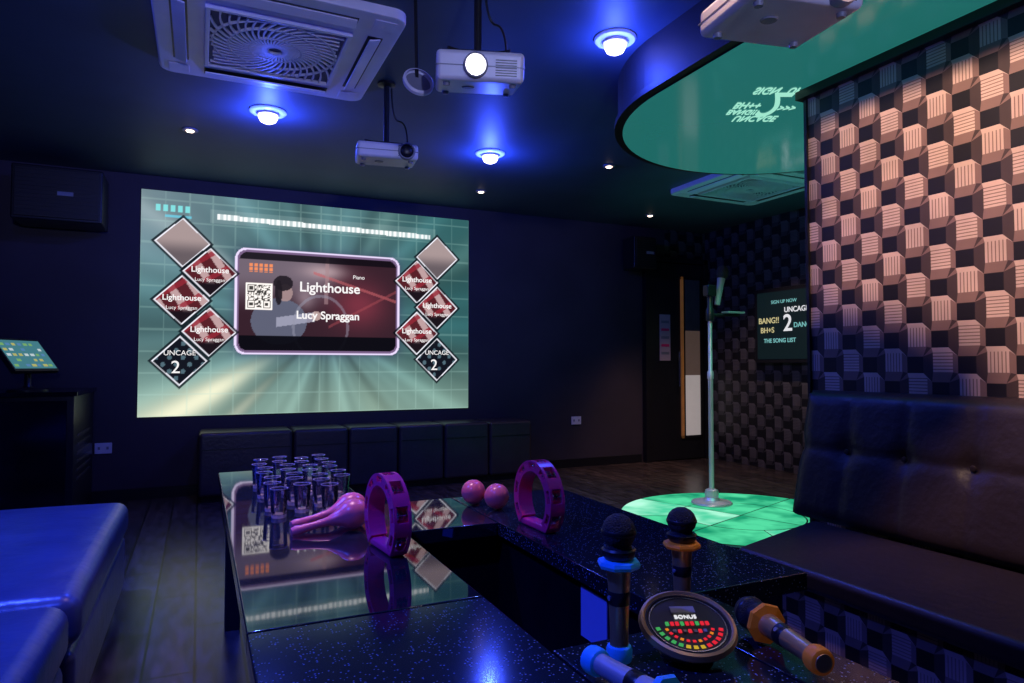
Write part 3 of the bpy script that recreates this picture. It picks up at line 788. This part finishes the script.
# ---------------------------------------------------------------- cabinet + touchscreen
g = group('equipment_cabinet', (-1.3, 5.8, 0))
box('carcass', -1.80, -.76, 5.35, 6.25, .05, .89, M_blk, g, .006)
box('worktop', -1.82, -.74, 5.33, 6.27, .89, .92, M_gloss_blk, g, .004)
box('plinth', -1.76, -.82, 5.39, 6.2, 0, .05, M_trim, g)
for i in range(2):
    box('door_%d' % i, -1.78+i*.5, -1.30+i*.5, 5.335, 5.352, .08, .86, M_gloss_blk, g, .003)
    box('handle_%d' % i, -1.33+i*.06, -1.32+i*.06, 5.31, 5.336, .45, .6, M_chrome, g, .002)
for k in range(6): box('vent_%d' % k, -.761, -.757, 5.5, 6.1, .3+k*.06, .32+k*.06, M_dk2, g)
g = group('touchscreen_kiosk', (-1.0, 5.6, .92))
lathe('base', [(0, .921), (.12, .921), (.12, .93), (.03, .945), (.02, .96), (.02, 1.08), (0, 1.08)], M_blk, g, T((-1.07, 5.60, 0)), 28)
Mk = T((-1.08, 5.55, 1.16)) @ R(62, 'Z') @ R(-38, 'X')
box('bezel', -.20, .20, -.018, .018, -.14, .14, M_blk, g, .006, M=Mk)
M_ui = [emit('ui_teal', (.08, .28, .34), .7), emit('ui_green', (.25, .55, .2), .7), emit('ui_blue', (.12, .3, .6), .7), emit('ui_white', (.7, .85, .9), .7), emit('ui_yellow', (.6, .6, .2), .7)]
box('display', -.185, .185, -.020, -.0175, -.12, .12, M_ui[0], g, M=Mk)
for i in range(7):
    for j in range(5):
        if random.random() < .75:
            box('icon_%d_%d' % (i, j), -.175+i*.05, -.14+i*.05+random.uniform(-.01, .005), -.0215, -.0195, -.105+j*.045, -.085+j*.045, random.choice(M_ui[1:]), g, M=Mk)

# ---------------------------------------------------------------- sockets
def socket(x, z):
    g = group('wall_socket', (x, 6.3, z))
    box('plate', x-.06, x+.06, 6.288, 6.299, z-.043, z+.043, M_white, g, .003)
    for i in (-.03, .03): box('switch', x+i-.008, x+i+.008, 6.285, 6.289, z-.01, z+.012, M_grey, g)
socket(-.69, .43); socket(3.70, .50)

# ---------------------------------------------------------------- door
g = group('door_1', (5.05, 6.3, 0))
box('leaf', 4.66, 5.42, 6.245, 6.285, .01, 2.28, M_blk, g, .004)
box('frame_left', 4.58, 4.655, 6.23, 6.299, 0, 2.35, M_trim, g, .004)
box('frame_right', 5.425, 5.485, 6.23, 6.299, 0, 2.35, M_trim, g, .004)
box('frame_top', 4.58, 5.485, 6.23, 6.299, 2.29, 2.35, M_trim, g, .004)
box('vision_glass', 5.15, 5.36, 6.238, 6.246, .28, .98, M_corr, g)
box('vision_glass_middle', 5.15, 5.36, 6.238, 6.246, .98, 1.5, M_corr2, g)
box('vision_glass_upper', 5.15, 5.36, 6.238, 6.246, 1.5, 2.1, M_dk1, g)
for n, (x0, x1, z0, z1) in enumerate(((5.08, 5.115, .25, 2.13), (5.36, 5.385, .25, 2.13), (5.08, 5.385, .25, .28), (5.08, 5.385, 2.10, 2.13))):
    box('lipping_%d' % n, x0, x1, 6.228, 6.246, z0, z1, M_orwood if n == 0 else M_trim, g)
rod('pull_handle', (5.02, 6.19, .85), (5.02, 6.19, 1.25), .012, M_chrome, g)
for z in (.9, 1.2): rod('handle_post', (5.02, 6.19, z), (5.02, 6.246, z), .008, M_chrome, g)
box('notice', 4.78, 4.93, 6.240, 6.246, 1.15, 1.68, M_paper, g)
for k in range(5): box('notice_line_%d' % k, 4.80, 4.91, 6.238, 6.241, 1.22+k*.09, 1.25+k*.09, M_red if k % 2 else M_grey, g)

# ---------------------------------------------------------------- TV
g = group('wall_television', (5.45, 4.9, 1.5))
box('bezel', 5.41, 5.45, 4.35, 5.42, 1.12, 1.90, M_blk, g, .006)
box('display', 5.407, 5.412, 4.39, 5.38, 1.16, 1.86, mat('tv_display', (.006, .008, .01), .3, emi=(.01, .03, .035), es=.3), g)
box('wall_mount', 5.45, 5.498, 4.75, 5.05, 1.4, 1.65, M_trim, g)
rt = (90, 0, -90)
text('tv_a', 'BANG!!', (5.404, 5.22, 1.56), .085, M_txty, g, rt, .001)
text('tv_b', '2', (5.404, 4.97, 1.52), .24, M_txtv, g, rt, .003)
text('tv_c', 'UNCAGE', (5.404, 4.86, 1.66), .075, M_txtv, g, rt, .001)
text('tv_d', 'THE SONG LIST', (5.404, 5.08, 1.35), .06, M_txtc, g, rt, .001)
text('tv_e', 'BH+S', (5.404, 5.24, 1.46), .08, M_txty, g, rt, .001)
text('tv_f', 'DANCERS', (5.404, 4.74, 1.50), .07, M_txtc, g, rt, .001)
text('tv_g', 'SIGN UP NOW', (5.404, 5.02, 1.75), .05, M_txtc, g, rt)

# ---------------------------------------------------------------- stage
g = group('light_up_stage', (3.28, 3.46, 0))
sc = T((3.28, 3.43, 0)) @ R(20, 'Z'); Rs = .80
lathe('drum', [(0, 0), (Rs, 0), (Rs, .09), (Rs-.01, .098), (0, .098)], M_trim, g, sc, 64)
k = 0
for r0, r1, n in ((.0, .40, 4), (.41, .785, 8)):
    for i in range(n):
        bm = bmesh.new(); a0 = 2*math.pi*i/n+.006/r1; a1 = 2*math.pi*(i+1)/n-.006/r1; N = 12
        vs = [bm.verts.new((r1*math.cos(a0+(a1-a0)*t/N), r1*math.sin(a0+(a1-a0)*t/N), .1)) for t in range(N+1)]
        if r0 > 0: vs += [bm.verts.new((r0*math.cos(a1+(a0-a1)*t/N), r0*math.sin(a1+(a0-a1)*t/N), .1)) for t in range(N+1)]
        else: vs.append(bm.verts.new((.006*math.cos((a0+a1)/2), .006*math.sin((a0+a1)/2), .1)))
        bm.faces.new(vs); bm.transform(sc); k += 1
        fin('glow_tile_%d' % k, bm, M_stg2 if (i+k) % 3 == 0 else M_stg1, g)
sx_, sy_ = 3.36, 3.80
g = group('microphone_stand', (sx_, sy_, .1)); ms = T((sx_, sy_, 0))
lathe('base', [(0, .101), (.14, .101), (.145, .108), (.14, .118), (.06, .13), (.045, .15), (.05, .17), (.045, .20), (.025, .21), (0, .21)], M_steel, g, ms, 36)
lathe('pole', [(.018, .2), (.018, 1.0), (.023, 1.0), (.023, 1.05), (.015, 1.06), (.015, 1.46)], M_steel, g, ms, 20)
lathe('clutch', [(.028, 1.42), (.03, 1.44), (.03, 1.50), (.02, 1.52), (.02, 1.60)], M_blk, g, ms, 16)
rod('cross_arm', (sx_-.02, sy_, 1.46), (sx_+.24, sy_-.04, 1.47), .012, M_blk, g)
box('phone_tray', sx_+.1, sx_+.26, sy_-.08, sy_-.01, 1.475, 1.49, M_grey, g, .003)
box('clip', sx_-.04, sx_+.04, sy_-.03, sy_+.03, 1.6, 1.68, M_blk, g, .008)
Mm = T((sx_+.01, sy_, 1.50)) @ R(12, 'Y')
lathe('mic_body', [(0, 0), (.02, 0), (.025, .15), (.03, .2)], M_grey, g, Mm @ T((.05, 0, .05)), 20)
lathe('mic_head', [(.03, .2), (.045, .22), (.045, .26), (.03, .29), (0, .30)], M_foam, g, Mm @ T((.05, 0, .05)), 24)

# ---------------------------------------------------------------- world + camera
w = bpy.data.worlds.new('World'); S.world = w; w.use_nodes = True
w.node_tree.nodes['Background'].inputs[0].default_value = (.01, .012, .03, 1)
w.node_tree.nodes['Background'].inputs[1].default_value = .5
cam = bpy.data.cameras.new('Camera'); cam.lens = 670/1024*36; cam.sensor_width = 36; cam.clip_start = .02
co = bpy.data.objects.new('Camera', cam); COL.objects.link(co)
co.location = (0, 0, 1.1); co.rotation_euler = (math.radians(92), 0, math.radians(-25))
S.camera = co
print('DONE')
